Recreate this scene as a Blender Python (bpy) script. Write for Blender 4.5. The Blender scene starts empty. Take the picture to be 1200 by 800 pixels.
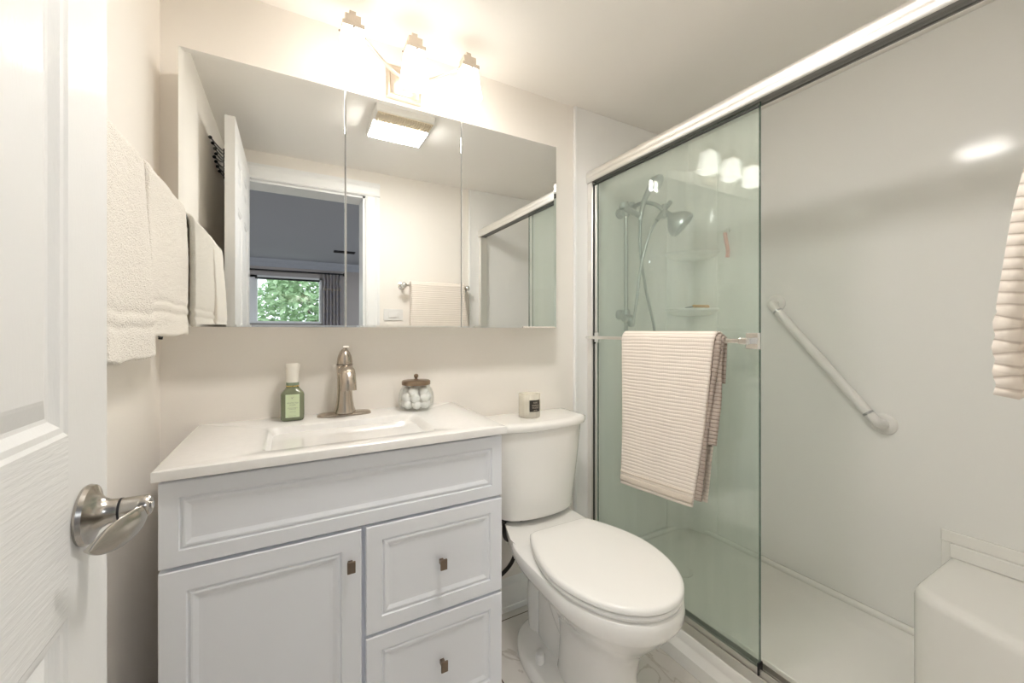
import bpy, bmesh, math, random
from mathutils import Vector, Matrix, noise
random.seed(7)
PI = math.pi
H = 1.137                      # eye height; heights below are above the floor
sc = bpy.context.scene
COL = sc.collection

# ------------------------------------------------------------------ camera
cam_d = bpy.data.cameras.new('camera'); cam = bpy.data.objects.new('camera', cam_d); COL.objects.link(cam)
cam.location = (0, 0, H); cam.rotation_euler = (PI/2, 0, -math.radians(28.9))
cam_d.sensor_width = 36; cam_d.lens = 36*469/1200; cam_d.shift_y = -13/1200
cam_d.clip_start = .01; cam_d.clip_end = 200
sc.camera = cam
# ------------------------------------------------------------------ exposure, world
sc.view_settings.view_transform = 'Standard'; sc.view_settings.look = 'None'
sc.view_settings.gamma = 1; sc.view_settings.use_curve_mapping = False
sc.view_settings.exposure = 2.85
sc.cycles.max_bounces = 24; sc.cycles.diffuse_bounces = 12; sc.cycles.glossy_bounces = 12
sc.cycles.transmission_bounces = 16; sc.cycles.transparent_max_bounces = 24
sc.cycles.use_denoising = True
W = bpy.data.worlds.new('world'); sc.world = W; W.use_nodes = True
bg = W.node_tree.nodes['Background']; bg.inputs[0].default_value = (.86, .93, 1, 1); bg.inputs[1].default_value = .42
LAMP = 0.92        # radiance of the frosted shades
FANL = 11.5        # radiance of the ceiling fan's lens

# ------------------------------------------------------------------ materials
def node_mat(name):
    m = bpy.data.materials.new(name); m.use_nodes = True
    nt = m.node_tree; return m, nt, nt.nodes['Principled BSDF']
def mat(name, col, rough=.5, metal=0, bump=None, spec=None, emis=None, var=None, coat=0, trans=0, ior=1.45, sheen=0, aniso=0):
    m, nt, p = node_mat(name)
    p.inputs['Base Color'].default_value = (*col, 1); p.inputs['Roughness'].default_value = rough
    p.inputs['Metallic'].default_value = metal; p.inputs['IOR'].default_value = ior
    if spec is not None: p.inputs['Specular IOR Level'].default_value = spec
    if coat: p.inputs['Coat Weight'].default_value = coat; p.inputs['Coat Roughness'].default_value = .08
    if trans: p.inputs['Transmission Weight'].default_value = trans
    if sheen: p.inputs['Sheen Weight'].default_value = sheen
    if emis: p.inputs['Emission Color'].default_value = (*emis[0], 1); p.inputs['Emission Strength'].default_value = emis[1]
    tc = nt.nodes.new('ShaderNodeTexCoord')
    if bump:
        sc_, st, di = bump[:3]
        n = nt.nodes.new('ShaderNodeTexNoise'); n.inputs['Scale'].default_value = sc_; n.inputs['Detail'].default_value = 4
        mp = nt.nodes.new('ShaderNodeMapping'); mp.inputs['Scale'].default_value = bump[3] if len(bump) > 3 else (1, 1, 1)
        nt.links.new(tc.outputs['Object'], mp.inputs[0]); nt.links.new(mp.outputs[0], n.inputs['Vector'])
        b = nt.nodes.new('ShaderNodeBump'); b.inputs['Strength'].default_value = st; b.inputs['Distance'].default_value = di
        nt.links.new(n.outputs[0], b.inputs['Height']); nt.links.new(b.outputs[0], p.inputs['Normal'])
    if var:
        sc_, c2 = var
        n = nt.nodes.new('ShaderNodeTexNoise'); n.inputs['Scale'].default_value = sc_; n.inputs['Detail'].default_value = 5
        nt.links.new(tc.outputs['Object'], n.inputs['Vector'])
        r = nt.nodes.new('ShaderNodeValToRGB'); r.color_ramp.elements[0].position = .35; r.color_ramp.elements[1].position = .65
        r.color_ramp.elements[0].color = (*col, 1); r.color_ramp.elements[1].color = (*c2, 1)
        nt.links.new(n.outputs[0], r.inputs[0]); nt.links.new(r.outputs[0], p.inputs['Base Color'])
    return m
M = {}
M['paint'] = mat('cream_wall_paint', (.885, .845, .79), .6, bump=(220, .15, .001))
M['ceiling'] = mat('ceiling_paint', (.89, .86, .82), .7, bump=(160, .15, .001))
M['trim'] = mat('white_trim_paint', (.88, .88, .87), .35)
M['door'] = mat('white_door_paint', (.77, .765, .75), .42, bump=(60, .12, .002, (1, 6, 1)))
M['door_rail'] = mat('white_door_paint_grain', (.77, .765, .75), .42, bump=(22, .3, .003, (1, 1.2, 14)))
M['cabinet'] = mat('pale_grey_white_lacquer', (.82, .845, .895), .32, bump=(12, .03, .002))
M['counter'] = mat('white_cultured_marble', (.86, .85, .83), .12, coat=.4, var=(60, (.83, .82, .80)))
M['porcelain'] = mat('white_porcelain', (.87, .86, .83), .07, coat=.5)
M['seat'] = mat('white_seat_plastic', (.87, .86, .83), .22)
M['acrylic'] = mat('white_acrylic_surround', (.86, .855, .838), .11, spec=.2, bump=(3.5, .10, .01))
M['pan'] = mat('white_acrylic_pan', (.87, .86, .83), .18)
M['chrome'] = mat('polished_chrome', (.86, .85, .83), .08, 1)
M['satin'] = mat('satin_silver_aluminium', (.93, .91, .88), .42, 1)
M['dull'] = mat('water_spotted_chrome', (.50, .51, .52), .28, 1)
M['alu'] = mat('brushed_aluminium_track', (.80, .78, .75), .36, 1, bump=(40, .1, .001, (1, .05, 1)))
M['nickel'] = mat('brushed_nickel', (.56, .49, .42), .24, 1, bump=(300, .05, .0005))
M['nickel_door'] = mat('satin_nickel_lever', (.50, .47, .43), .22, 1)
M['nickel_lamp'] = mat('brushed_nickel_lamp', (.70, .62, .53), .3, 1)
M['bronze'] = mat('dark_bronze_knob', (.22, .17, .13), .35, 1)
M['brass'] = mat('antique_brass_lid', (.36, .27, .19), .28, 1, var=(14, (.24, .17, .12)))
M['black'] = mat('black_metal', (.015, .015, .017), .4)
M['blackrub'] = mat('black_braided_hose', (.02, .016, .013), .55)
M['rubber'] = mat('black_rubber_seal', (.03, .03, .028), .6)
M['mirror'] = mat('silvered_mirror', (.90, .915, .91), .0, 1)
M['mirror_edge'] = mat('mirror_edge', (.55, .54, .5), .2, .8)
M['terry'] = mat('cream_terry_cloth', (.90, .85, .77), .95, bump=(420, .9, .004), sheen=.25, spec=.15)
M['terry_beige'] = mat('beige_bath_towel_cloth', (.73, .645, .55), .95, bump=(300, .9, .004), sheen=.25, spec=.15)
M['white_plastic'] = mat('white_plastic', (.80, .79, .77), .3)
M['cap_plastic'] = mat('translucent_white_cap', (.78, .75, .68), .3)
M['cotton'] = mat('cotton', (.93, .92, .91), 1, bump=(90, .8, .004), spec=.1)
M['wax'] = mat('cream_wax', (.86, .83, .70), .6)
M['label_green'] = mat('pale_green_label', (.62, .72, .48), .6)
M['label_ink'] = mat('grey_green_ink', (.25, .31, .22), .6)
M['label_black'] = mat('black_label', (.035, .03, .025), .5)
M['label_pale'] = mat('pale_print', (.50, .44, .36), .6)
M['gold'] = mat('gold_band', (.75, .58, .22), .25, 1)
M['soapglass'] = mat('green_liquid_soap', (.18, .205, .125), .12, coat=.5)
M['bed_wall'] = mat('taupe_bedroom_paint', (.50, .46, .44), .8)
M['bed_ceiling'] = mat('grey_bedroom_ceiling', (.50, .52, .57), .8)
M['bed_floor'] = mat('bedroom_carpet', (.45, .42, .38), .95, bump=(200, .5, .004))
M['curtain'] = mat('grey_brown_curtain', (.36, .35, .39), .8, bump=(90, .3, .002), var=(20, (.46, .41, .38)))
M['curtain_trim'] = mat('pale_curtain_trim', (.55, .48, .42), .8)
M['leaf'] = mat('foliage', (.22, .36, .17), .7, var=(9, (.42, .55, .34)))
M['bark'] = mat('bark', (.12, .09, .06), .9)
M['grass'] = mat('pale_lawn', (.35, .38, .28), .9, var=(3, (.5, .5, .45)))
M['orange'] = mat('orange_plastic', (.70, .36, .07), .4)
M['pink'] = mat('pink_plastic', (.80, .36, .30), .4)
M['grille'] = mat('cream_plastic_grille', (.70, .60, .45), .4)
M['plaster'] = mat('white_fan_housing', (.78, .76, .72), .4)
M['lens'] = mat('lit_fan_lens', (.9, .88, .84), .4, emis=((1, .965, .92), FANL))
M['shade'] = mat('lit_frosted_glass', (.9, .88, .85), .35, emis=((1, .95, .88), LAMP))
M['fill_dome'] = mat('added_fill_dome', (.9, .9, .9), .4, emis=((.84, .92, 1), 16))  # cool glow of the invented bedroom fill lights
M['header_shade'] = mat('painted_channel_shade', (.20, .195, .185), .5)  # dark grey standing in for shade inside the header channel
M['tan_dot'] = mat('dark_rust', (.08, .04, .03), .7)

def ribbed(name, base, dark, pitch, axis='Z'):
    m, nt, p = node_mat(name)
    p.inputs['Roughness'].default_value = .95; p.inputs['Specular IOR Level'].default_value = .15
    p.inputs['Sheen Weight'].default_value = .2
    uv = nt.nodes.new('ShaderNodeUVMap')
    sep = nt.nodes.new('ShaderNodeSeparateXYZ'); nt.links.new(uv.outputs[0], sep.inputs[0])
    def mth(op, a, b=None):
        n = nt.nodes.new('ShaderNodeMath'); n.operation = op
        for i, v in enumerate((a, b)):
            if v is None: continue
            if isinstance(v, (int, float)): n.inputs[i].default_value = v
            else: nt.links.new(v, n.inputs[i])
        return n.outputs[0]
    ns = nt.nodes.new('ShaderNodeTexNoise'); ns.inputs['Scale'].default_value = 14; nt.links.new(uv.outputs[0], ns.inputs['Vector'])
    v = mth('ADD', sep.outputs[1], mth('MULTIPLY', mth('SUBTRACT', ns.outputs[0], .5), pitch*.5))
    s = mth('SINE', mth('MULTIPLY', v, 2*PI/pitch))
    s01 = mth('MULTIPLY', mth('ADD', s, 1), .5)
    wv = mth('SINE', mth('MULTIPLY', sep.outputs[0], 2*PI/(pitch*.5)))
    hgt = mth('ADD', mth('POWER', s01, .45), mth('MULTIPLY', wv, .12))
    b = nt.nodes.new('ShaderNodeBump'); b.inputs['Strength'].default_value = .55; b.inputs['Distance'].default_value = .0022
    nt.links.new(hgt, b.inputs['Height']); nt.links.new(b.outputs[0], p.inputs['Normal'])
    r = nt.nodes.new('ShaderNodeValToRGB'); r.color_ramp.elements[0].position = 0; r.color_ramp.elements[1].position = .22
    r.color_ramp.elements[0].color = (*dark, 1); r.color_ramp.elements[1].color = (*base, 1)
    nt.links.new(s01, r.inputs[0]); nt.links.new(r.outputs[0], p.inputs['Base Color'])
    return m
M['rib'] = ribbed('cream_ribbed_towel', (.84, .765, .69), (.64, .56, .49), .0125)
M['rib_shade'] = ribbed('shaded_ribbed_towel_inner', (.46, .39, .34), (.26, .21, .18), .0125)  # darker copy of the rib cloth: shade of the inner folds as colour

def glass_mat(name, tint, haze, rough=.0, haze_col=(.62, .70, .64)):
    m = bpy.data.materials.new(name); m.use_nodes = True; nt = m.node_tree; nt.nodes.clear()
    out = nt.nodes.new('ShaderNodeOutputMaterial')
    tr = nt.nodes.new('ShaderNodeBsdfTransparent'); tr.inputs[0].default_value = (*tint, 1)
    gl = nt.nodes.new('ShaderNodeBsdfGlossy'); gl.inputs['Roughness'].default_value = rough
    lw = nt.nodes.new('ShaderNodeLayerWeight'); lw.inputs[0].default_value = .5
    pw = nt.nodes.new('ShaderNodeMath'); pw.operation = 'POWER'; nt.links.new(lw.outputs['Facing'], pw.inputs[0]); pw.inputs[1].default_value = 5
    fr = nt.nodes.new('ShaderNodeMath'); fr.operation = 'MULTIPLY_ADD'; nt.links.new(pw.outputs[0], fr.inputs[0]); fr.inputs[1].default_value = .96; fr.inputs[2].default_value = .04
    mx = nt.nodes.new('ShaderNodeMixShader'); nt.links.new(fr.outputs[0], mx.inputs[0]); nt.links.new(tr.outputs[0], mx.inputs[1]); nt.links.new(gl.outputs[0], mx.inputs[2])
    last = mx
    if haze:
        df = nt.nodes.new('ShaderNodeBsdfDiffuse'); df.inputs[0].default_value = (*haze_col, 1)
        tc = nt.nodes.new('ShaderNodeTexCoord'); mp = nt.nodes.new('ShaderNodeMapping'); mp.inputs['Scale'].default_value = (30, 30, 1.4)
        n = nt.nodes.new('ShaderNodeTexNoise'); n.inputs['Scale'].default_value = 1.0; n.inputs['Detail'].default_value = 3
        nt.links.new(tc.outputs['Object'], mp.inputs[0]); nt.links.new(mp.outputs[0], n.inputs['Vector'])
        mr = nt.nodes.new('ShaderNodeMapRange'); mr.inputs[3].default_value = haze*.5; mr.inputs[4].default_value = haze*1.5
        nt.links.new(n.outputs[0], mr.inputs[0])
        m2 = nt.nodes.new('ShaderNodeMixShader'); nt.links.new(mr.outputs[0], m2.inputs[0])
        nt.links.new(mx.outputs[0], m2.inputs[1]); nt.links.new(df.outputs[0], m2.inputs[2]); last = m2
    nt.links.new(last.outputs[0], out.inputs[0])
    return m
M['shower_glass'] = glass_mat('green_tinted_shower_glass', (.962, .984, .970), .06)
M['glass_edge'] = mat('green_glass_edge', (.05, .11, .085), .15, coat=.5)
M['jar_glass'] = glass_mat('clear_jar_glass', (.965, .975, .97), 0, .02)
M['frost'] = glass_mat('frosted_candle_glass', (.93, .92, .88), .45, .2, (.92, .89, .82))
M['pane'] = glass_mat('window_glass', (.97, .985, .98), 0)

def marble_floor():
    m, nt, p = node_mat('marble_floor_tile'); p.inputs['Roughness'].default_value = .18
    tc = nt.nodes.new('ShaderNodeTexCoord'); mp = nt.nodes.new('ShaderNodeMapping')
    nt.links.new(tc.outputs['Object'], mp.inputs[0])
    mp.inputs['Rotation'].default_value = (0, 0, PI/2); mp.inputs['Location'].default_value = (.49+1.2, .83-1.2+.37, 0)
    br = nt.nodes.new('ShaderNodeTexBrick'); br.inputs['Scale'].default_value = 1; br.inputs['Mortar Size'].default_value = .0022
    br.inputs['Mortar Smooth'].default_value = 0; br.inputs['Brick Width'].default_value = .6; br.inputs['Row Height'].default_value = .3; br.offset = .5
    nt.links.new(mp.outputs[0], br.inputs['Vector'])
    n = nt.nodes.new('ShaderNodeTexNoise'); n.inputs['Scale'].default_value = 3.2; n.inputs['Detail'].default_value = 9; n.inputs['Distortion'].default_value = 2.0
    nt.links.new(tc.outputs['Object'], n.inputs['Vector'])
    r = nt.nodes.new('ShaderNodeValToRGB'); e = r.color_ramp.elements
    e[0].position = .0; e[0].color = (.66, .62, .57, 1); e[1].position = 1; e[1].color = (.72, .69, .65, 1)
    for pos, c in ((.485, (.69, .66, .62, 1)), (.5, (.52, .48, .43, 1)), (.512, (.70, .67, .63, 1))):
        x = e.new(pos); x.color = c
    nt.links.new(n.outputs[0], r.inputs[0])
    mx = nt.nodes.new('ShaderNodeMix'); mx.data_type = 'RGBA'
    nt.links.new(br.outputs['Fac'], mx.inputs[0]); nt.links.new(r.outputs[0], mx.inputs[6]); mx.inputs[7].default_value = (.16, .13, .105, 1)
    nt.links.new(mx.outputs[2], p.inputs['Base Color'])
    return m
M['floor'] = marble_floor()

# ------------------------------------------------------------------ mesh helpers
def T(x, y, z): return Vector((x, y, z))
def finish(o, smooth=True, angle=40):
    if smooth:
        o.data.polygons.foreach_set('use_smooth', [True]*len(o.data.polygons))
        try: o.data.set_sharp_from_angle(angle=math.radians(angle))
        except Exception: pass
def obj(name, bm, m, parent=None, smooth=True, angle=40, bevel=0, seg=2, sub=0, solid=0):
    bmesh.ops.recalc_face_normals(bm, faces=bm.faces) if not solid else None
    me = bpy.data.meshes.new(name); bm.to_mesh(me); bm.free()
    o = bpy.data.objects.new(name, me); COL.objects.link(o)
    for x in (m if isinstance(m, (list, tuple)) else [m]): me.materials.append(M[x] if isinstance(x, str) else x)
    if parent is not None: o.parent = parent
    finish(o, smooth, angle)
    if solid:
        s = o.modifiers.new('solid', 'SOLIDIFY'); s.thickness = solid; s.offset = 0
    if bevel:
        b = o.modifiers.new('bevel', 'BEVEL'); b.width = bevel; b.segments = seg; b.limit_method = 'ANGLE'; b.angle_limit = math.radians(35)
        b.harden_normals = False
    if sub:
        s = o.modifiers.new('sub', 'SUBSURF'); s.levels = sub; s.render_levels = sub
    return o
def thing(name, label, cat, loc=(0, 0, 0), group=None):
    o = bpy.data.objects.new(name, None); COL.objects.link(o); o.empty_display_size = .05
    o.location = loc; return tag(o, label, cat, group)
def tag(o, label, cat, group=None):
    o['label'] = label; o['category'] = cat
    if group: o['group'] = group
    return o
def struct(name, bm, m, parent=None, **k):
    o = obj(name, bm, m, parent, **k)
    if parent is None: o['kind'] = 'structure'
    return o
def base(o, p):
    """put an object's origin at p without moving its mesh"""
    v = Vector(p); o.data.transform(Matrix.Translation(-v)); o.location = v; return o
def NB(): return bmesh.new()
def box(bm, a, b, mi=0):
    x0, y0, z0 = a; x1, y1, z1 = b
    vs = [bm.verts.new(c) for c in ((x0,y0,z0),(x1,y0,z0),(x1,y1,z0),(x0,y1,z0),(x0,y0,z1),(x1,y0,z1),(x1,y1,z1),(x0,y1,z1))]
    for f in ((0,3,2,1),(4,5,6,7),(0,1,5,4),(1,2,6,5),(2,3,7,6),(3,0,4,7)):
        fc = bm.faces.new([vs[i] for i in f]); fc.material_index = mi
    return bm
def loft(bm, rings, cap0=True, cap1=True, closed=True):
    R = [[bm.verts.new(p) for p in r] for r in rings]; n = len(R[0])
    for a, b in zip(R, R[1:]):
        for i in range(n if closed else n-1):
            j = (i+1) % n; bm.faces.new((a[i], a[j], b[j], b[i]))
    if cap0: bm.faces.new(R[0][::-1])
    if cap1: bm.faces.new(R[-1])
    return R
def lathe(bm, prof, n=32, c=(0, 0, 0), axis='Z', cap=True):
    """prof: (radius, height)"""
    c = Vector(c)
    def P(r, h, t):
        a, b = r*math.cos(t), r*math.sin(t)
        return c + {'Z': Vector((a, b, h)), 'Y': Vector((a, h, b)), 'X': Vector((h, a, b))}[axis]
    loft(bm, [[P(max(r, 1e-4), h, 2*PI*i/n) for i in range(n)] for r, h in prof], cap, cap)
    return bm
def sup(n, hx, hy, e=2.0):
    out = []
    for i in range(n):
        t = 2*PI*i/n; c, s = math.cos(t), math.sin(t)
        out.append((hx*math.copysign(abs(c)**(2/e), c), hy*math.copysign(abs(s)**(2/e), s)))
    return out
def tube(bm, pts, r, n=12, flat=None, cap=True, up=Vector((0, 0, 1))):
    """sweep a round (or elliptical: flat = list of (a, b) half sizes sideways/up) section along pts"""
    pts = [Vector(p) for p in pts]; rings = []; prev = None
    for i, p in enumerate(pts):
        d = (pts[min(i+1, len(pts)-1)] - pts[max(i-1, 0)]).normalized()
        if prev is None:
            s = d.cross(up)
            if s.length < 1e-3: s = d.cross(Vector((1, 0, 0)))
            s.normalize()
        else:
            s = prev - d*prev.dot(d); s.normalize()
        prev = s; u = s.cross(d)
        a, b = (flat[i] if flat else ((r[i] if isinstance(r, (list, tuple)) else r),)*2)
        rings.append([p + s*a*math.cos(2*PI*k/n) + u*b*math.sin(2*PI*k/n) for k in range(n)])
    loft(bm, rings, cap, cap); return bm
def spline(pts, k=8):
    pts = [Vector(p) for p in pts]; P = [pts[0]*2-pts[1]] + pts + [pts[-1]*2-pts[-2]]; out = []
    for i in range(1, len(P)-2):
        for j in range(k):
            t = j/k; a, b, c, d = P[i-1], P[i], P[i+1], P[i+2]
            out.append(.5*((2*b)+(c-a)*t+(2*a-5*b+4*c-d)*t*t+(3*b-a-3*c+d)*t**3))
    out.append(pts[-1]); return out
def prism(bm, poly, axis, a, b):
    """poly (u,v) extruded along axis from a to b; X:(y,z) Y:(x,z) Z:(x,y)"""
    f = {'X': lambda u, v, w: (w, u, v), 'Y': lambda u, v, w: (u, w, v), 'Z': lambda u, v, w: (u, v, w)}[axis]
    loft(bm, [[f(u, v, a) for u, v in poly], [f(u, v, b) for u, v in poly]]); return bm
def sheet(name, fn, nu, nv, m, parent=None, thick=.004, su=1, sv=1, sub=0):
    """cloth: fn(u,v) -> point, UVs in metres (su, sv)"""
    bm = NB(); uvl = bm.loops.layers.uv.new('UVMap'); G = []
    for j in range(nv+1):
        G.append([bm.verts.new(fn(i/nu, j/nv)) for i in range(nu+1)])
    for j in range(nv):
        for i in range(nu):
            f = bm.faces.new((G[j][i], G[j][i+1], G[j+1][i+1], G[j+1][i]))
            for l, (a, b) in zip(f.loops, ((i, j), (i+1, j), (i+1, j+1), (i, j+1))): l[uvl].uv = (a/nu*su, b/nv*sv)
    return obj(name, bm, m, parent, solid=thick, angle=80, sub=sub)

# ================================================================== SETTING
D = 1.436; XL = -.317; XR = 1.88; ZC = 2.137
struct('floor', box(NB(), (XL-.1, -.06, -.06), (XR+.1, D+.1, 0)), 'floor', smooth=False)
struct('ceiling', box(NB(), (XL-.1, -.06, ZC), (XR+.1, D+.1, ZC+.08)), 'ceiling', smooth=False)
struct('wall_back', box(NB(), (XL-.1, D, 0), (XR+.1, D+.1, ZC)), 'paint', smooth=False)
struct('wall_left', box(NB(), (XL-.1, 0, 0), (XL, D, ZC)), 'paint', smooth=False)
struct('wall_right', box(NB(), (XR, 0, 0), (XR+.1, D, ZC)), 'paint', smooth=False)
OX0, OX1, OZ = -.225, .405, 1.975
bm = NB(); box(bm, (XL-.1, -.06, 0), (OX0, 0, ZC)); box(bm, (OX1, -.06, 0), (XR+.1, 0, ZC)); box(bm, (OX0, -.06, OZ), (OX1, 0, ZC))
struct('wall_near', bm, 'paint', smooth=False)
bm = NB()
box(bm, (OX1-.012, -.16, 0), (OX1+.004, .0, OZ)); box(bm, (OX0-.004, -.16, 0), (OX0+.012, .0, OZ)); box(bm, (OX0, -.16, OZ-.012), (OX1, .0, OZ+.004))
struct('trim_1', bm, 'trim', smooth=False)
def casing(name, x0, z1, x1, z0):
    bm = NB()
    prism(bm, [(x0, .0005), (x0, .012), (x0+.006, .018), (x0+.02, .014), (x0+.065, .018), (x0+.085, .012), (x0+.088, .0005)] if x1 is None else [], 'Z', z0, z1)
    return bm
prof = [(0, .0005), (0, .011), (.006, .017), (.018, .013), (.055, .016), (.07, .022), (.086, .02), (.088, .0005)]
bm = NB(); prism(bm, [(OX1+a, b) for a, b in prof], 'Z', .001, OZ+.0005); struct('trim_2', bm, 'trim', smooth=False)
bm = NB(); prism(bm, [(OX0-a, b) for a, b in prof], 'Z', .001, OZ+.0005); struct('trim_3', bm, 'trim', smooth=False)
bm = NB(); prism(bm, [(b, OZ+.001+a) for a, b in prof], 'X', OX0-.088, OX1+.088); struct('trim_4', bm, 'trim', smooth=False)
# baseboard on the vanity wall
bpf = [(D-.0005, .001), (D-.014, .001), (D-.014, .02), (D-.011, .022), (D-.011, .105), (D-.008, .118), (D-.004, .127), (D-.0005, .132)]
struct('baseboard_back', prism(NB(), bpf, 'X', XL+.001, 1.156), 'trim', smooth=False)
struct('baseboard_left', prism(NB(), [(XL+.0005, .001), (XL+.013, .001), (XL+.013, .10), (XL+.004, .127), (XL+.0005, .13)], 'Y', .02, D-.015), 'trim', smooth=False)
nbp = [(.0005, .001), (.013, .001), (.013, .10), (.004, .127), (.0005, .13)]
struct('baseboard_near', prism(NB(), nbp, 'X', OX1+.09, 1.09), 'trim', smooth=False)

# ---- bedroom seen in the mirror
BY = -3.9; BX0, BX1 = -2.2, 2.6
struct('floor_bedroom', box(NB(), (BX0-.1, BY-.1, -.07), (BX1+.1, -.06, -.002)), 'bed_floor', smooth=False)
struct('ceiling_bedroom', box(NB(), (BX0-.1, BY-.1, ZC+.001), (BX1+.1, -.061, ZC+.08)), 'bed_ceiling', smooth=False)
bm = NB(); box(bm, (BX0, -.16, 0), (OX0-.004, -.061, ZC)); box(bm, (OX1+.004, -.16, 0), (BX1, -.061, ZC)); box(bm, (OX0, -.16, OZ+.004), (OX1, -.061, ZC))
struct('wall_doorway', bm, 'bed_wall', smooth=False)
struct('wall_bedroom_left', box(NB(), (BX0-.1, BY, 0), (BX0, -.16, ZC)), 'bed_wall', smooth=False)
struct('wall_bedroom_right', box(NB(), (BX1, BY, 0), (BX1+.1, -.16, ZC)), 'bed_wall', smooth=False)
wx0, wx1, wz0, wz1 = -.50, .40, H+.10, H+.765
bm = NB(); box(bm, (BX0-.1, BY-.12, 0), (wx0, BY, ZC)); box(bm, (wx1, BY-.12, 0), (BX1+.1, BY, ZC)); box(bm, (wx0, BY-.12, 0), (wx1, BY, wz0)); box(bm, (wx0, BY-.12, wz1), (wx1, BY, ZC))
struct('wall_bedroom_window', bm, 'bed_wall', smooth=False)
bm = NB()
for a, b in (((wx0, BY-.1, wz0), (wx0+.09, BY+.012, wz1)), ((wx1-.035, BY-.1, wz0), (wx1, BY+.012, wz1)), ((wx0, BY-.1, wz0), (wx1, BY+.03, wz0+.03)), ((wx0, BY-.1, wz1-.03), (wx1, BY+.012, wz1))): box(bm, a, b)
win = struct('window_1', bm, 'trim', smooth=False)
obj('window_pane', box(NB(), (wx0+.09, BY-.06, wz0+.03), (wx1-.035, BY-.056, wz1-.03)), 'pane', win, smooth=False)
obj('window_top_rail', box(NB(), (wx0+.065, BY-.05, wz1-.05), (wx1-.03, BY+.014, wz1-.028)), 'black', win, smooth=False)
bm = NB(); prism(bm, [(BY+.0005, ZC-.11), (BY+.012, ZC-.11), (BY+.02, ZC-.06), (BY+.045, ZC-.03), (BY+.06, ZC-.001), (BY+.0005, ZC-.001)], 'X', BX0+.01, BX1-.01)
struct('trim_5', bm, 'bed_ceiling', smooth=False)

# ================================================================== SHOWER
t = thing('shower_surround', 'glossy white acrylic shower wall panels with corner shelves', 'shower surround', (1.5, D, .1))
t.location = (0, 0, 0)
SX = 1.107
bm = NB(); box(bm, (SX, D-.010, .001), (XR-.012, D-.0005, ZC-.001)); obj('back_panel', bm, 'acrylic', t, smooth=False)
bm = NB(); box(bm, (XR-.012, .012, .09), (XR-.0005, D-.0005, ZC-.001)); obj('side_panel', bm, 'acrylic', t, smooth=False)
bm = NB(); box(bm, (SX, .0005, .09), (XR-.012, .012, ZC-.001)); obj('near_panel', bm, 'acrylic', t, smooth=False)
bm = NB(); box(bm, (SX-.004, D-.016, .12), (SX+.010, D-.0005, ZC-.001)); obj('edge_strip', bm, 'trim', t, bevel=.004)
bm = NB(); box(bm, (SX-.004, .0005, .14), (SX+.010, .016, ZC-.001)); obj('edge_strip', bm, 'trim', t, bevel=.004)
# moulded corner column and shelves
CXc, CYc = XR-.012, D-.010
bm = NB(); pl = [(CXc, CYc), (CXc, CYc-.12)] + [(CXc-.03-.09*math.sin(a*PI/16)*.75, CYc-.03-.09*math.cos(a*PI/16)*.75+.0) for a in range(9)] + [(CXc-.12, CYc)]
pl = [(CXc, CYc), (CXc, CYc-.17), (CXc-.006, CYc-.165)] + [(CXc-.035-.04*(1-math.cos(a*PI/16)), CYc-.075+.04*(math.sin(a*PI/16))-.0) for a in range(9)] + [(CXc-.165, CYc-.006), (CXc-.17, CYc)]
prism(bm, pl, 'Z', .10, H+.83); obj('corner_column', bm, 'acrylic', t, bevel=.01, seg=3)
for zz in (H+.112, H+.398):
    bm = NB(); n = 20
    def ring(r, z): return [Vector((CXc, CYc, z))] + [Vector((CXc-r*math.sin(i*PI/2/n), CYc-r*math.cos(i*PI/2/n), z)) for i in range(n+1)]
    loft(bm, [ring(.12, zz-.040), ring(.15, zz-.032), ring(.17, zz-.02), ring(.178, zz-.012), ring(.18, zz-.004), ring(.176, zz), ring(.166, zz), ring(.160, zz-.006)])
    obj('shelf', bm, 'acrylic', t, angle=60)
# pan
pan = thing('shower_pan', 'white acrylic shower pan with raised threshold beside the marble floor', 'shower pan', (0, 0, 0))
bm = NB(); S0 = .0
prism(bm, [(1.157, .001), (1.157, .044), (1.1575, .048), (1.160, .051), (1.167, .073), (1.1685, .076), (1.1690, .080), (1.1715, .105), (1.174, .1105), (1.178, .112), (1.25, .112), (1.262, .10), (1.272, .065), (1.272, .001)], 'Y', .0015, D-.0105)
obj('threshold', bm, 'pan', pan, bevel=.0012, angle=25)
x0, x1, y0, y1 = 1.27, XR-.0125, .013, D-.011
cx, cy, hx, hy = (x0+x1)/2, (y0+y1)/2, (x1-x0)/2, (y1-y0)/2
bm = NB()
def rr(hx_, hy_, z, e, ox=0): return [(cx+ox+a, cy+b, z) for a, b in sup(96, hx_, hy_, e)]
loft(bm, [rr(hx, hy, .0015, 60), rr(hx, hy, .118, 60), rr(hx-.002, hy-.002, .121, 60), rr(hx-.016, hy-.016, .121, 50), rr(hx-.021, hy-.021, .117, 50), rr(hx-.022, hy-.022, .106, 50), rr(hx-.017, hy-.017, .099, 50), rr(hx-.024, hy-.024, .088, 24), rr(hx-.040, hy-.040, .074, 16), rr(hx-.075, hy-.075, .066, 8), rr(hx-.16, hy-.3, .058, 4), rr(.05, .05, .052, 2)])
obj('basin', bm, 'pan', pan, angle=60)
bm = NB(); lathe(bm, [(.004, .056), (.035, .058), (.045, .062), (.047, .054)], 28, (1.53, 1.20, 0)); obj('drain', bm, 'alu', pan)
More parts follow.
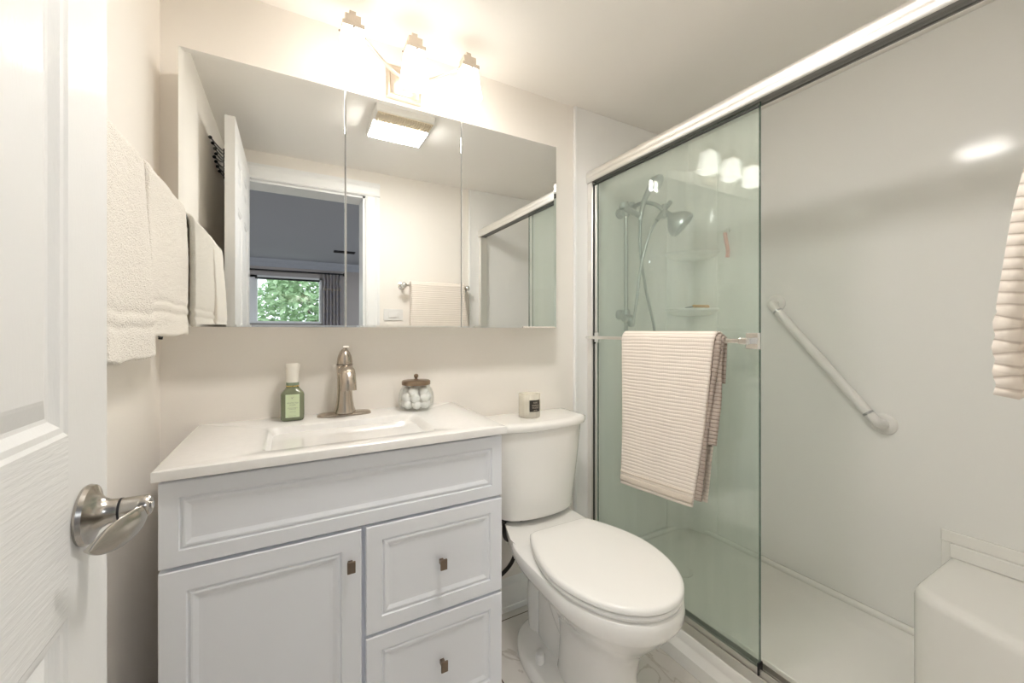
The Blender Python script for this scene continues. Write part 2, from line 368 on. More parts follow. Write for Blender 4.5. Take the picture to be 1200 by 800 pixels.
# bench
bm = NB()
def bpoly(g, z):
    pts = [(XR-.0125, .0135), (XR-.0125, .452-g)]
    pts += [(1.60, .452-g), (1.565+0*g, .448-g), (1.535+g*.7, .43-g), (1.515+g, .40-g)]
    for i in range(8):
        k = i/7; pts.append((1.505+g-.10*k**.9-.03*math.sin(PI*k)*-1*0, .36-g-(.36-g-.0135)*k))
    return [(x, y, z) for x, y in pts]
loft(bm, [bpoly(0, .06), bpoly(0, .385), bpoly(.003, .398), bpoly(.011, .408), bpoly(.022, .411), bpoly(.035, .411)])
bench = obj('shower_bench', bm, 'pan', angle=50); base(bench, (1.7, .2, .06))
tag(bench, 'white moulded shower bench with rounded front edge at the lower right', 'shower bench')
bm = NB(); box(bm, (XR-.035, .0135, .4115), (XR-.0125, .445, .455)); box(bm, (XR-.024, .0135, .455), (XR-.0125, .468, .492)); box(bm, (XR-.02, .445, .13), (XR-.0125, .468, .455))
o = obj('bench_upstand', bm, 'pan', bench, bevel=.006, seg=3); o.matrix_parent_inverse = Matrix.Translation(-Vector((1.7, .2, .06)))

# frame of the sliding doors
fr = thing('shower_door_frame', 'satin silver header, side jambs and bottom track of the shower doors', 'shower frame', (0, 0, 0))
Y0, Y1 = .0125, D-.0105
hz = H
bm = NB(); prism(bm, [(1.172, hz+.668), (1.170, hz+.673), (1.170, hz+.684), (1.172, hz+.688), (1.170, hz+.692), (1.170, hz+.706), (1.176, hz+.716), (1.188, hz+.722), (1.212, hz+.722), (1.226, hz+.714), (1.229, hz+.70), (1.229, hz+.665),
    (1.224, hz+.665), (1.224, hz+.69), (1.179, hz+.69), (1.179, hz+.665), (1.174, hz+.665)], 'Y', Y0, Y1)
obj('header', bm, 'satin', fr, bevel=.0015)
bm = NB()
for xa, xc in ((1.1792, 1.1948), (1.2022, 1.2113), (1.2187, 1.2238)): box(bm, (xa, Y0, hz+.6655), (xc, Y1, hz+.670))
box(bm, (1.1792, Y0, hz+.6862), (1.2238, Y1, hz+.6895)); box(bm, (1.1965, Y0, hz+.6655), (1.2005, .668, hz+.670))
obj('channel_shade', bm, 'header_shade', fr, smooth=False)  # dark strips added as painted shade under the header
bm = NB()
prism(bm, [(1.1745, .1125), (1.1745, H-1.026), (1.184, H-1.001), (1.186, H-1.001), (1.187, H-1.012), (1.189, H-1.012), (1.190, H-.999), (1.1915, H-.984), (1.1935, H-.984), (1.1935, .118), (1.207, .118), (1.207, H-.99), (1.209, H-.99), (1.209, .118), (1.222, .118), (1.222, H-.984), (1.236, H-.984), (1.242, .1125)], 'Y', Y0, Y1)
obj('bottom_track', bm, 'alu', fr)
for a, b in ((Y1-.030, Y1), (Y0, Y0+.030)):
    bm = NB(); box(bm, (1.178, a, H-.98), (1.228, b, H+.664)); obj('jamb', bm, 'satin', fr, bevel=.002)
bm = NB(); box(bm, (1.186, Y1-.0312, H-.975), (1.1935, Y1-.0303, H+.655)); obj('jamb_seal', bm, 'rubber', fr)
bm = NB()
for zz in (.42, .0, -.02): box(bm, (1.1750, Y1-.028, H+zz), (1.1778, Y1-.020, H+zz+.012))
# sliding doors
def sliding(x, ya, yb, label):
    d = thing('sliding_shower_door', label, 'shower door', (0, 0, 0), None)
    bm = NB(); z0, z1 = H-1.012, H+.676
    box(bm, (x-.003, ya, z0), (x+.003, yb, z1))
    for f in bm.faces:
        f.material_index = 1 if abs(f.normal.x) < .5 and not f.normal.length == 0 else 0
    bm.normal_update()
    for f in bm.faces: f.material_index = 0 if abs(f.normal.x) > .5 else 1
    obj('glass_pane', bm, ['shower_glass', 'glass_edge'], d, smooth=False)
    return d
dA = sliding(1.1985, .672, Y1-.031, 'green tinted glass shower door carrying a towel bar, nearest the toilet')
dB = sliding(1.2150, .684, Y1-.031, 'inner green tinted glass shower door stacked behind the towel bar door')
bm = NB(); box(bm, (1.1965, .655, H+.6765), (1.2005, Y1-.033, H+.684)); obj('top_rail', bm, 'satin', dA)
bm = NB(); box(bm, (1.1925, .674, H+.650), (1.1953, Y1-.033, H+.656)); obj('top_seal', bm, 'rubber', dA)
bm = NB(); box(bm, (1.1905, .668, H-1.0), (1.1950, .69, H-.93));
for o_ in (): pass
bm.free()
bm = NB(); box(bm, (1.184, .6685, H-1.000), (1.204, .6725, H-.965)); obj('corner_guide', bm, 'black', dA)
bm = NB(); box(bm, (1.1915, Y1-.047, H-.98), (1.1953, Y1-.034, H+.648)); obj('end_stile', bm, 'satin', dA, bevel=.001)
# towel bar of the outer door
zb = H-.031; xb = 1.146
bm = NB(); box(bm, (xb-.004, .700, zb-.007), (xb+.004, 1.395, zb+.007)); obj('towel_bar', bm, 'chrome', dA, bevel=.002)
bm = NB(); box(bm, (xb-.008, .676, zb-.010), (xb+.008, .702, zb+.010)); box(bm, (xb+.004, .682, zb-.009), (1.1952, .697, zb+.009)); obj('bar_elbow', bm, 'chrome', dA, bevel=.002)
bm = NB(); box(bm, (1.182, .669, zb-.024), (1.1952, .706, zb+.024)); obj('bar_bracket', bm, 'chrome', dA, bevel=.0015)
bm = NB(); box(bm, (1.184, 1.362, zb-.022), (1.1952, 1.386, zb+.022)); box(bm, (xb+.003, 1.366, zb-.006), (1.185, 1.380, zb+.006)); obj('bar_bracket', bm, 'chrome', dA, bevel=.0015)
bm = NB(); lathe(bm, [(.006, 1.1905), (.0065, 1.1925), (.0065, 1.1953)], 16, (0, 1.389, zb-.022), 'X'); obj('rubber_bumper', bm, 'rubber', dA)

# ---- shower fittings
YB = D-.010
s = thing('slide_bar', 'chrome shower slide bar on the back wall with hand shower holders', 'shower bar', (0, 0, 0))
xb_ = 1.372; yb_ = YB-.045
bm = NB(); tube(bm, [(xb_, yb_, H-.08), (xb_, yb_, H+.60)], .0095, 16); obj('bar', bm, 'dull', s)
for zz in (H+.555, H+.075):
    bm = NB(); lathe(bm, [(.024, YB-.0005), (.024, YB-.008), (.013, YB-.014), (.012, yb_)], 24, (xb_, 0, zz), 'Y')
    lathe(bm, [(.006, -.026), (.015, -.022), (.019, -.008), (.019, .008), (.015, .022), (.006, .026)], 24, (xb_, yb_, zz)); obj('bar_mount', bm, 'dull', s)
bm = NB(); lathe(bm, [(.003, -.034), (.013, -.030), (.019, -.012), (.017, .004), (.010, .012)], 20, (xb_+.008, yb_-.024, H+.028+.02), 'Z'); lathe(bm, [(.016, -.03), (.020, -.01), (.02, .014), (.013, .02)], 20, (xb_+.005, yb_-.01, H+.055), 'X'); obj('sliding_clamp', bm, 'dull', s)
bm = NB(); tube(bm, [(xb_-.035, yb_-.02, H+.565), (xb_+.06, yb_-.03, H+.535)], [.013, .013], 16); lathe(bm, [(.018, -.012), (.021, 0), (.018, .014)], 20, (xb_-.035, yb_-.02, H+.57)); obj('holder_arm', bm, 'dull', s)
hs = thing('hand_shower', 'chrome hand shower resting upright in the top of the slide bar', 'hand shower', (0, 0, 0))
bm = NB(); pts = spline([(xb_+.055, yb_-.035, H+.515), (xb_+.068, yb_-.045, H+.60), (xb_+.085, yb_-.075, H+.675)]); tube(bm, pts, [.0095+.006*(i/len(pts)) for i in range(len(pts))], 16)
obj('handle', bm, 'dull', hs)
def head(c, d, prof, m, parent, name):
    bm = NB(); lathe(bm, prof, 36); q = Vector((0, 0, 1)).rotation_difference(Vector(d).normalized()).to_matrix().to_4x4()
    bm.transform(Matrix.Translation(Vector(c)) @ q); return obj(name, bm, m, parent)
head((xb_+.092, yb_-.085, H+.685), (.2, -.75, -.45), [(.012, -.02), (.024, -.005), (.036, .012), (.037, .022), (.030, .025)], 'dull', hs, 'spray_head')
sh = thing('overhead_shower', 'chrome fixed shower head on an arm from the back wall', 'shower head', (0, 0, 0))
ax = 1.455; az = H+.60
bm = NB(); lathe(bm, [(.027, YB-.0005), (.026, YB-.006), (.012, YB-.014)], 24, (ax, 0, az), 'Y'); obj('flange', bm, 'dull', sh)
arm = spline([(ax, YB-.008, az), (ax+.005, YB-.07, az+.004), (ax+.02, YB-.13, az-.02), (ax+.035, YB-.16, az-.055)])
bm = NB(); tube(bm, arm, .0095, 14); obj('arm', bm, 'dull', sh)
bm = NB(); e_ = Vector((ax+.035, YB-.16, az-.055)); tube(bm, [e_+Vector((-.035, .01, -.045)), e_+Vector((.035, -.01, .045))], [.010, .010], 14); tube(bm, [e_+Vector((.008, -.0, .03)), e_+Vector((.0, -.0, -.03))], [.014, .012], 14); obj('diverter', bm, 'dull', sh)
head(e_+Vector((.022, -.02, -.025)), (.40, -.50, -.60), [(.012, -.03), (.015, -.005), (.032, .012), (.052, .032), (.062, .055), (.063, .070), (.056, .077), (.02, .077)], 'dull', sh, 'spray_head')
def hose(name, pts, label):
    bm = NB(); P_ = spline(pts, 14); tube(bm, P_, .0068, 12)
    o = obj(name, bm, 'dull', angle=80); return tag(o, label, 'hose')
hose('shower_hose', [(xb_+.055, yb_-.035, H+.512), (xb_+.062, yb_-.03, H+.36), (xb_+.10, yb_-.03, H+.18), (xb_+.15, yb_-.035, H+.0), (xb_+.17, yb_-.04, H-.22), (xb_+.12, yb_-.03, H-.42), (xb_+.03, yb_-.02, H-.36), (xb_+.01, yb_-.02, H-.2), (xb_+.0, yb_-.016, H-.09)], 'chrome hose hanging straight from the hand shower and looping behind the striped towel')
hose('shower_hose', [e_+Vector((-.035, .01, -.048)), (xb_+.075, yb_-.07, H+.44), (xb_+.04, yb_-.05, H+.28), (xb_+.022, yb_-.045, H+.14), (xb_+.012, yb_-.036, H+.052)], 'curved chrome hose from the shower head diverter down to the slide bar clamp')
# razor / brush on lower shelf
b = thing('bath_brush', 'small orange brush with a dark handle lying on the lower corner shelf', 'brush', (0, 0, 0))
zt = H+.1085
bm = NB(); tube(bm, spline([(1.760, 1.315, zt+.0105), (1.795, 1.300, zt+.0105), (1.840, 1.285, zt+.0105)]), 0, 14, flat=[(.011, .0085)]*1+[(.013, .0095)]*15+[(.008, .006)]); obj('body', bm, 'orange', b)
bm = NB(); tube(bm, [(1.722, 1.330, zt+.0045), (1.740, 1.323, zt+.006), (1.764, 1.314, zt+.009)], [.003, .004, .005], 10); obj('handle', bm, 'black', b)
rz = thing('razor', 'pink razor hanging from a small hook on the shower side wall', 'razor', (0, 0, 0))
yr = 1.205; xr = XR-.012
bm = NB(); box(bm, (xr-.020, yr-.022, H+.350+.125), (xr-.012, yr+.022, H+.350+.137)); obj('blade_head', bm, 'alu', rz, bevel=.002)
bm = NB(); tube(bm, spline([(xr-.018, yr, H+.475), (xr-.02, yr-.008, H+.43), (xr-.014, yr-.012, H+.39), (xr-.012, yr-.008, H+.355)]), 0, 12, flat=[(.0105, .006)]*25); obj('handle', bm, 'pink', rz)
hk = thing('adhesive_hook', 'tiny clear hook stuck to the shower side wall holding the razor', 'hook', (0, 0, 0))
bm = NB(); box(bm, (xr-.003, yr-.012, H+.46), (xr-.0002, yr+.012, H+.50)); tube(bm, [(xr-.002, yr, H+.467), (xr-.012, yr, H+.463), (xr-.024, yr, H+.466), (xr-.026, yr, H+.474)], .002, 8); obj('plate', bm, 'white_plastic', hk)

# grab bar on the right shower wall
g = thing('grab_bar', 'white diagonal grab bar with round flanges on the shower side wall', 'grab bar', (0, 0, 0))
A = Vector((xr, .978, H+.118)); B = Vector((xr, .612, H-.335)); out = Vector((-.048, 0, 0)); dr = (B-A).normalized()
for p in (A, B):
    bm = NB(); lathe(bm, [(.030, xr-.0003), (.0375, xr-.002), (.0375, xr-.006), (.033, xr-.010), (.018, xr-.012)], 36, (0, p.y, p.z), 'X'); obj('flange', bm, 'white_plastic', g)
c1 = A+out+dr*.045; c2 = B+out-dr*.045
bm = NB(); tube(bm, spline([A+out*.15, A+out*.55+dr*.002, A+out*.92+dr*.016, c1]), .0165, 20); obj('elbow', bm, 'white_plastic', g)
bm = NB(); tube(bm, spline([B+out*.15, B+out*.55-dr*.002, B+out*.92-dr*.016, c2]), .0165, 20); obj('elbow', bm, 'white_plastic', g)
for c, s_ in ((c1, 1), (c2, -1)):
    bm = NB(); tube(bm, [c-dr*s_*.001, c+dr*s_*.006], .0178, 20); obj('trim_ring', bm, 'dull', g)
bm = NB(); tube(bm, [c1+dr*.005, c2-dr*.005], .0172, 24); obj('grip', bm, 'white_plastic', g)

# ================================================================== VANITY
v = thing('vanity_cabinet', 'pale grey-white bathroom vanity with panelled door and drawers under the sink', 'vanity cabinet', (0, 0, 0))
VF = 1.010; VX0, VX1 = -.226, .524
bm = NB(); box(bm, (VX0+.002, VF+.019, .04), (VX1-.002, D-.016, H-.292)); obj('carcass', bm, 'cabinet', v, bevel=.001)
bm = NB(); box(bm, (VX0-.002, VF+.012, .001), (VX0+.05, D-.018, .045)); box(bm, (VX1-.05, VF+.012, .001), (VX1+.003, D-.018, .045)); box(bm, (VX0+.05, VF+.05, .001), (VX1-.05, VF+.066, .0405))
prism(bm, [(VX1-.003, .185), (VX1+.003, .18), (VX1+.005, .15), (VX1+.003, .05), (VX1-.003, .045)], 'Y', VF+.02, VF+.05)
obj('plinth', bm, 'cabinet', v, bevel=.002)
def panel(bm, x0, x1, z0, z1, inset, y=VF, th=.018):
    def R(i, yy): return [(x0+i, yy, z0+i), (x1-i, yy, z0+i), (x1-i, yy, z1-i), (x0+i, yy, z1-i)]
    loft(bm, [R(0, y+th), R(0, y+.002), R(.002, y), R(inset, y), R(inset+.0025, y+.004), R(inset+.005, y+.004), R(inset+.0075, y+.0012), R(inset+.011, y+.001), R(inset+.020, y+.0046), R(inset+.026, y+.0049)])
    return bm
z0_, z1_ = H-.467, H-.2985
o = obj('false_front', panel(NB(), VX0, VX1+.001, z0_, z1_, .031), 'cabinet', v, smooth=False)
dz0 = H-1.015
door_ = obj('door', panel(NB(), VX0, .1475, dz0, H-.4745, .043), 'cabinet', v, smooth=False)
def knob(x, z, m, par):
    bm = NB(); box(bm, (x-.009, VF-.024, z-.0135), (x+.009, VF-.019, z+.0135)); box(bm, (x-.0055, VF-.0195, z-.006), (x+.0055, VF+.001, z+.006)); return obj('knob', bm, m, par, bevel=.0012)
knob(.122, H-.548, 'bronze', door_)
dw1 = obj('drawer', panel(NB(), .1575, VX1+.001, H-.735, H-.4745, .036), 'cabinet', v, smooth=False); knob(.345, H-.604, 'bronze', dw1)
dw2 = obj('drawer', panel(NB(), .1575, VX1+.001, dz0, H-.743, .036), 'cabinet', v, smooth=False); knob(.347, H-.868, 'bronze', dw2)

# counter with integrated basin
ct = thing('countertop', 'white cultured marble vanity top with rectangular integrated sink basin', 'countertop', (0, 0, 0))
CX0, CX1, CY0, CY1, CZ0, CZ1 = -.234, .534, .995, D-.0005, H-.290, H-.270
bx0, bx1, by0, by1 = -.055, .350, 1.055, 1.300
bm = NB()
def rect(x0, x1, y0, y1, z, e=None, n=64):
    cx_, cy_ = (x0+x1)/2, (y0+y1)/2
    return [(cx_+a, cy_+b, z) for a, b in sup(n, (x1-x0)/2, (y1-y0)/2, e or 400)]
loft(bm, [rect(CX0, CX1, CY0, CY1, CZ0), rect(CX0, CX1, CY0, CY1, CZ1-.003), rect(CX0+.001, CX1-.001, CY0+.001, CY1, CZ1-.001), rect(CX0+.003, CX1-.003, CY0+.003, CY1, CZ1),
          rect(bx0-.006, bx1+.006, by0-.006, by1+.006, CZ1, 16), rect(bx0, bx1, by0, by1, CZ1-.003, 14), rect(bx0+.006, bx1-.006, by0+.004, by1-.004, CZ1-.012, 12), rect(bx0+.05, bx1-.05, by0+.02, by1-.02, CZ1-.075, 8), rect(bx0+.075, bx1-.075, by0+.04, by1-.04, CZ1-.092, 6), rect(.14, .16, 1.175, 1.195, CZ1-.10, 2)], True, True)
obj('sink_slab', bm, 'counter', ct, angle=30)
bm = NB(); lathe(bm, [(.022, CZ1-.0985), (.021, CZ1-.094), (.014, CZ1-.093), (.012, CZ1-.091), (.002, CZ1-.090)], 24, (.15, 1.185, 0)); obj('drain', bm, 'nickel', ct)

# faucet
f = thing('faucet', 'brushed nickel single-lever faucet on a deck plate behind the sink', 'faucet', (0, 0, 0))
fx, fy = .150, 1.378
bm = NB(); z = CZ1+.0003
loft(bm, [[(fx+a, fy+b, z+h) for a, b in sup(48, .080-i, .026-i, 3)] for h, i in ((0, 0), (.005, 0), (.009, .004), (.011, .012))]); obj('deck_plate', bm, 'nickel', f)
bm = NB(); z = CZ1+.009
lathe(bm, [(.0325, 0), (.0325, .005), (.028, .018), (.0245, .04), (.0225, .07), (.0228, .11), (.0238, .145), (.0238, .152)], 36, (fx, fy, z)); obj('body', bm, 'nickel', f)
bm = NB(); lathe(bm, [(.0235, .153), (.0233, .162), (.0205, .178), (.0155, .191), (.009, .200), (.002, .204)], 32, (fx, fy, z)); obj('handle_dome', bm, 'nickel', f)
bm = NB(); tube(bm, spline([(fx, fy, z+.195), (fx+.001, fy-.008, z+.205), (fx+.002, fy-.022, z+.210)], 4), 0, 12, flat=[(.005, .004)]*4+[(.008, .004)]*4+[(.010, .003)]); obj('handle_lever', bm, 'chrome', f)
bm = NB(); pts = spline([(fx, fy-.005, z+.128), (fx+.001, fy-.035, z+.140), (fx+.002, fy-.066, z+.132), (fx+.002, fy-.082, z+.105), (fx+.002, fy-.085, z+.080)], 6)
tube(bm, pts, 0, 20, flat=[(.0205+.003*(i/len(pts))**2, .013+.001*(i/len(pts))) for i in range(len(pts))]); obj('spout', bm, 'nickel', f)
bm = NB(); lathe(bm, [(.0241, .1515), (.0241, .1535)], 32, (fx, fy, z)); obj('joint_ring', bm, 'black', f)

# soap bottle
sb = thing('soap_bottle', 'green foaming soap bottle with white pump cap left of the faucet', 'soap bottle', (.004, 1.378, CZ1+.0003))
def RR(hx_, hy_, z, e=5): return [(a, b, z) for a, b in sup(56, hx_, hy_, e)]
bm = NB(); loft(bm, [RR(.024, .018, 0), RR(.029, .023, .002), RR(.0315, .025, .007), RR(.0315, .025, .078), RR(.029, .023, .084), RR(.022, .019, .0925, 3), RR(.0175, .0165, .098, 2), RR(.017, .017, .103, 2)]); obj('bottle', bm, 'soapglass', sb, angle=50)
bm = NB(); box(bm, (-.0185, -.0258, .012), (.0185, -.0251, .080)); lb = obj('label', bm, 'label_green', sb, smooth=False)
bm = NB(); lathe(bm, [(.0178, .1015), (.0178, .105)], 32); obj('gold_band', bm, 'gold', sb)
bm = NB(); lathe(bm, [(.0172, .105), (.0172, .1135), (.0165, .1135)], 32); obj('collar', bm, 'label_ink', sb)
bm = NB(); lathe(bm, [(.0175, .114), (.0175, .124), (.0172, .138), (.0195, .158), (.0195, .166), (.017, .1695), (.002, .170)], 32); obj('cap', bm, 'cap_plastic', sb)
def text(body, size, loc, rot, m, parent, name='print', ax_='CENTER', sx=1):
    cu = bpy.data.curves.new(name, 'FONT'); cu.body = body; cu.size = size; cu.align_x = ax_; cu.align_y = 'CENTER'; cu.extrude = .0001
    tmp = bpy.data.objects.new('tmp', cu); COL.objects.link(tmp); bpy.context.view_layer.update()
    me = bpy.data.meshes.new_from_object(tmp.evaluated_get(bpy.context.evaluated_depsgraph_get())); bpy.data.objects.remove(tmp)
    o = bpy.data.objects.new(name, me); COL.objects.link(o); me.materials.clear(); me.materials.append(M[m]); o.parent = parent; o.location = loc; o.rotation_euler = rot; o.scale = (sx, 1, 1)
    return o
for body, sz, zz in (('WHITE TEA', .0060, .0545), ('& SAGE', .0048, .0485), ('GENTLE FOAMING', .0032, .0400), ('HAND SOAP', .0032, .0365), ('WITH ALOE', .0030, .0285), ('8.75 fl oz / 259 mL', .0026, .0165)):
    text(body, sz, (0, -.0260, zz), (PI/2, 0, 0), 'label_ink', lb)
bm = NB(); tube(bm, spline([(-.002, -.0260, .0665), (.0, -.0260, .070), (.004, -.0260, .0725)], 4), .0004, 6); tube(bm, spline([(-.001, -.0260, .068), (-.003, -.0260, .0715)], 3), .0005, 6); obj('leaf_mark', bm, 'label_ink', lb)

# jar
jx, jy = .374, 1.355; jz = CZ1+.0004
j = thing('cotton_jar', 'round clear glass jar with antique brass lid and knob on the vanity', 'jar', (jx, jy, jz))
bm = NB(); lathe(bm, [(.002, .0), (.044, 0), (.053, .004), (.0585, .016), (.060, .035), (.0585, .055), (.053, .070), (.0465, .078), (.0455, .085), (.043, .085), (.0440, .078), (.051, .068), (.0560, .054), (.0575, .035), (.056, .018), (.050, .008), (.042, .005), (.002, .005)], 48, cap=True); obj('glass_body', bm, 'jar_glass', j)
bm = NB(); lathe(bm, [(.046, .0858), (.048, .0862), (.048, .097), (.045, .0995), (.012, .101), (.009, .102), (.004, .1045), (.004, .107), (.0065, .110), (.008, .1145), (.0065, .119), (.002, .1215)], 40); obj('lid', bm, 'brass', j)
ball = None
k = 0
for lay, (zz, rad, n) in enumerate(((.022, .034, 7), (.022, .0, 1), (.044, .037, 7), (.044, .0, 1), (.064, .030, 5), (.070, .0, 1))):
    for i in range(n):
        a = 2*PI*i/n + lay*.4
        x_, y_ = jx+rad*math.cos(a), jy+rad*math.sin(a)
        if ball is None:
            bm = NB(); bmesh.ops.create_icosphere(bm, subdivisions=3, radius=.0155)
            for q in bm.verts: q.co *= 1+.12*noise.noise(q.co*90)
            ball = obj('cotton_ball', bm, 'cotton'); o = ball
        else: o = ball.copy(); COL.objects.link(o)
        o.location = (x_, y_, jz+zz); o.rotation_euler = (k, k*.7, k*1.3); k += 1
        tag(o, 'white cotton ball inside the glass jar with the brass lid', 'cotton ball', 'cotton balls in the glass jar')

# ================================================================== TOILET
TX = .832
tl = thing('toilet', 'white two-piece toilet with closed lid between the vanity and the shower', 'toilet', (0, 0, 0))
def egg(cy_, lf, lb, hw, z, nf=2.1, nb=3.0, n=72, cx_=TX):
    out_ = []
    for i in range(n):
        a = 2*PI*i/n; c, s = math.cos(a), math.sin(a)
        e = nf if s < 0 else nb
        # blend exponents so the side stays smooth
        out_.append((cx_+hw*math.copysign(abs(c)**(2/e), c), cy_+(lf if s < 0 else lb)*math.copysign(abs(s)**(2/e), s), z))
    return out_
bm = NB()
loft(bm, [egg(.97, .15, .14, .088, .001, 2.6, 3), egg(.97, .15, .14, .088, .02, 2.6, 3), egg(.97, .145, .13, .083, .06, 2.6, 3), egg(.965, .14, .13, .080, .15, 2.6), egg(.96, .15, .14, .086, .21, 2.5), egg(.955, .175, .17, .105, .255, 2.3), egg(.95, .208, .22, .135, .295, 2.2), egg(.95, .238, .27, .162, .330, 2.2, 4), egg(.95, .250, .29, .174, .347, 2.2, 4),
          egg(.95, .259, .298, .183, .358, 2.15, 4), egg(.95, .265, .30, .188, .372, 2.1, 4.5), egg(.95, .266, .302, .1885, .395, 2.1, 5), egg(.95, .262, .300, .185, .407, 2.1, 5), egg(.95, .252, .297, .176, .411, 2.1, 5)])
# rear deck and trapway
loft(bm, [[(TX+a, y_, z_) for a, y_, z_ in ring_] for ring_ in (
    [(-.150, 1.10, .34), (.150, 1.10, .34), (.165, 1.10, .410), (-.165, 1.10, .410)],
    [(-.150, 1.22, .34), (.150, 1.22, .34), (.165, 1.22, .412), (-.165, 1.22, .412)],
    [(-.120, 1.33, .36), (.120, 1.33, .36), (.135, 1.33, .43), (-.135, 1.33, .43)],
    [(-.100, 1.42, .37), (.100, 1.42, .37), (.115, 1.42, .43), (-.115, 1.42, .43)])])
tube(bm, spline([(TX, 1.00, .10), (TX, 1.10, .17), (TX, 1.17, .25), (TX, 1.235, .25), (TX, 1.27, .16), (TX, 1.26, .03)], 7), 0, 24, flat=[(.058, .055)]*36)
loft(bm, [egg(1.15, .16, .10, .055, z_, 3, 3) for z_ in (.02, .15, .30, .36)])
obj('bowl', bm, 'porcelain', tl, angle=50, bevel=.004, seg=2)
bm = NB(); loft(bm, [egg(1.09, .23, .235, .152, .0015, 2.3, 2.3), egg(1.09, .23, .235, .152, .022, 2.3, 2.3), egg(1.09, .225, .23, .147, .030, 2.3, 2.3), egg(1.09, .215, .22, .134, .036, 2.3, 2.3), egg(1.09, .18, .18, .08, .040, 2.3, 2.3)]); obj('foot', bm, 'porcelain', tl, angle=60)
for sx in (-1, 1):
    bm = NB(); lathe(bm, [(.0155, .034), (.0150, .062), (.0115, .067), (.002, .068)], 24, (TX+sx*.108, 1.118, 0)); obj('bolt_cap', bm, 'white_plastic', tl)
# seat and lid
def lidring(g, z):
    cy_, lf, lb, hw = .945, .258, .222, .188
    def half(y_):
        if y_ < cy_: return (hw-g)*max(0, 1-((cy_-y_)/(lf-g))**2.05)**(1/2.05)
        t_ = (y_-cy_)/(lb-g); w_ = (hw-g)-.070*t_**1.7
        e_ = max(0, t_-.93)/.07; return w_ - .020*(1-math.sqrt(max(0, 1-e_*e_)))
    P1 = []
    for i in range(25):
        a = PI/2*(i/24); P1.append(cy_-(lf-g)*math.cos(a))
    for i in range(1, 15): P1.append(cy_+(lb-g)*.93*i/14)
    for i in range(1, 8): P1.append(cy_+(lb-g)*(.93+.07*math.sin(PI/2*i/7)))
    R1 = [(TX+half(y_), y_, z) for y_ in P1]; L1 = [(TX-half(y_), y_, z) for y_ in P1[1:]]
    return R1 + L1[::-1]
bm = NB(); loft(bm, [lidring(.006, .4125), lidring(.002, .416), lidring(.0, .423), lidring(.003, .4275), lidring(.012, .428)]); obj('seat', bm, 'seat', tl, angle=40)
bm = NB(); loft(bm, [lidring(.010, .4312), lidring(.004, .4312), lidring(-.001, .434), lidring(-.001, .443), lidring(.003, .448), lidring(.010, .4500), [(TX+(x_-TX)*.8, .94+(y_-.94)*.8, .4512) for x_, y_, z_ in lidring(.010, 0)], [(TX+(x_-TX)*.3, .94+(y_-.94)*.3, .452) for x_, y_, z_ in lidring(.010, 0)]]); obj('seat_lid', bm, 'seat', tl, angle=60)
for sx in (-1, 1):
    bm = NB(); lathe(bm, [(.011, -.022), (.011, .022)], 20, (TX+sx*.075, 1.155, .4245), 'X'); obj('hinge', bm, 'seat', tl, bevel=.002)
# tank
def tk(hw, y0_, y1_, z, bow=.03, n=20):
    pts = [(TX+hw, y1_), (TX-hw, y1_)]; out_ = []
    N = 28
    for i in range(N+1):
        u = -1+2*i/N; x_ = TX+hw*u; e = abs(u)**8
        out_.append((x_, y0_+bow*(u*u)+ .030*e, z))
    return [(TX+hw, y1_, z), (TX-hw, y1_, z)] + out_
bm = NB(); yb2 = D-.012
loft(bm, [tk(.150, 1.255, yb2-.01, .438, .035), tk(.163, 1.243, yb2, .445, .035), tk(.166, 1.240, yb2, .46, .035), tk(.183, 1.232, yb2, .62, .032), tk(.196, 1.226, yb2, H-.366, .030)])
obj('tank', bm, 'porcelain', tl, angle=50, bevel=.003)
bm = NB(); loft(bm, [tk(.198, 1.222, yb2+.002, H-.3655, .030), tk(.205, 1.213, yb2+.004, H-.362, .030), tk(.208, 1.210, yb2+.004, H-.352, .030), tk(.207, 1.211, yb2+.004, H-.343, .030), tk(.202, 1.217, yb2, H-.337, .030), tk(.18, 1.24, yb2-.02, H-.335, .030)])
obj('tank_lid', bm, 'porcelain', tl, angle=50)
bm = NB(); box(bm, (TX-.16, 1.30, .4305), (TX-.10, 1.34, .4375)); box(bm, (TX+.10, 1.30, .4305), (TX+.13, 1.34, .4375)); box(bm, (TX-.09, 1.28, .4305), (TX+.09, 1.40, .4375)); obj('tank_gasket', bm, 'rubber', tl)
# supply hose
hs2 = thing('water_supply_hose', 'black braided water hose curving behind the toilet beside the vanity', 'hose', (0, 0, 0))
bm = NB(); tube(bm, spline([(.690, 1.305, .4375), (.692, 1.315, .40), (.708, 1.335, .355), (.748, 1.352, .315), (.764, 1.360, .268), (.742, 1.372, .215), (.69, 1.388, .175), (.60, 1.400, .165)]), .0075, 12); obj('hose', bm, 'blackrub', hs2)
bm = NB(); tube(bm, [(.722, 1.342, .338), (.738, 1.349, .324)], [.0105, .0105], 12); obj('coupling', bm, 'satin', hs2)
bm = NB(); lathe(bm, [(.02, D-.0005), (.02, D-.004), (.009, D-.006), (.009, D-.03)], 20, (.60, 0, .165), 'Y'); obj('wall_valve', bm, 'chrome', hs2)

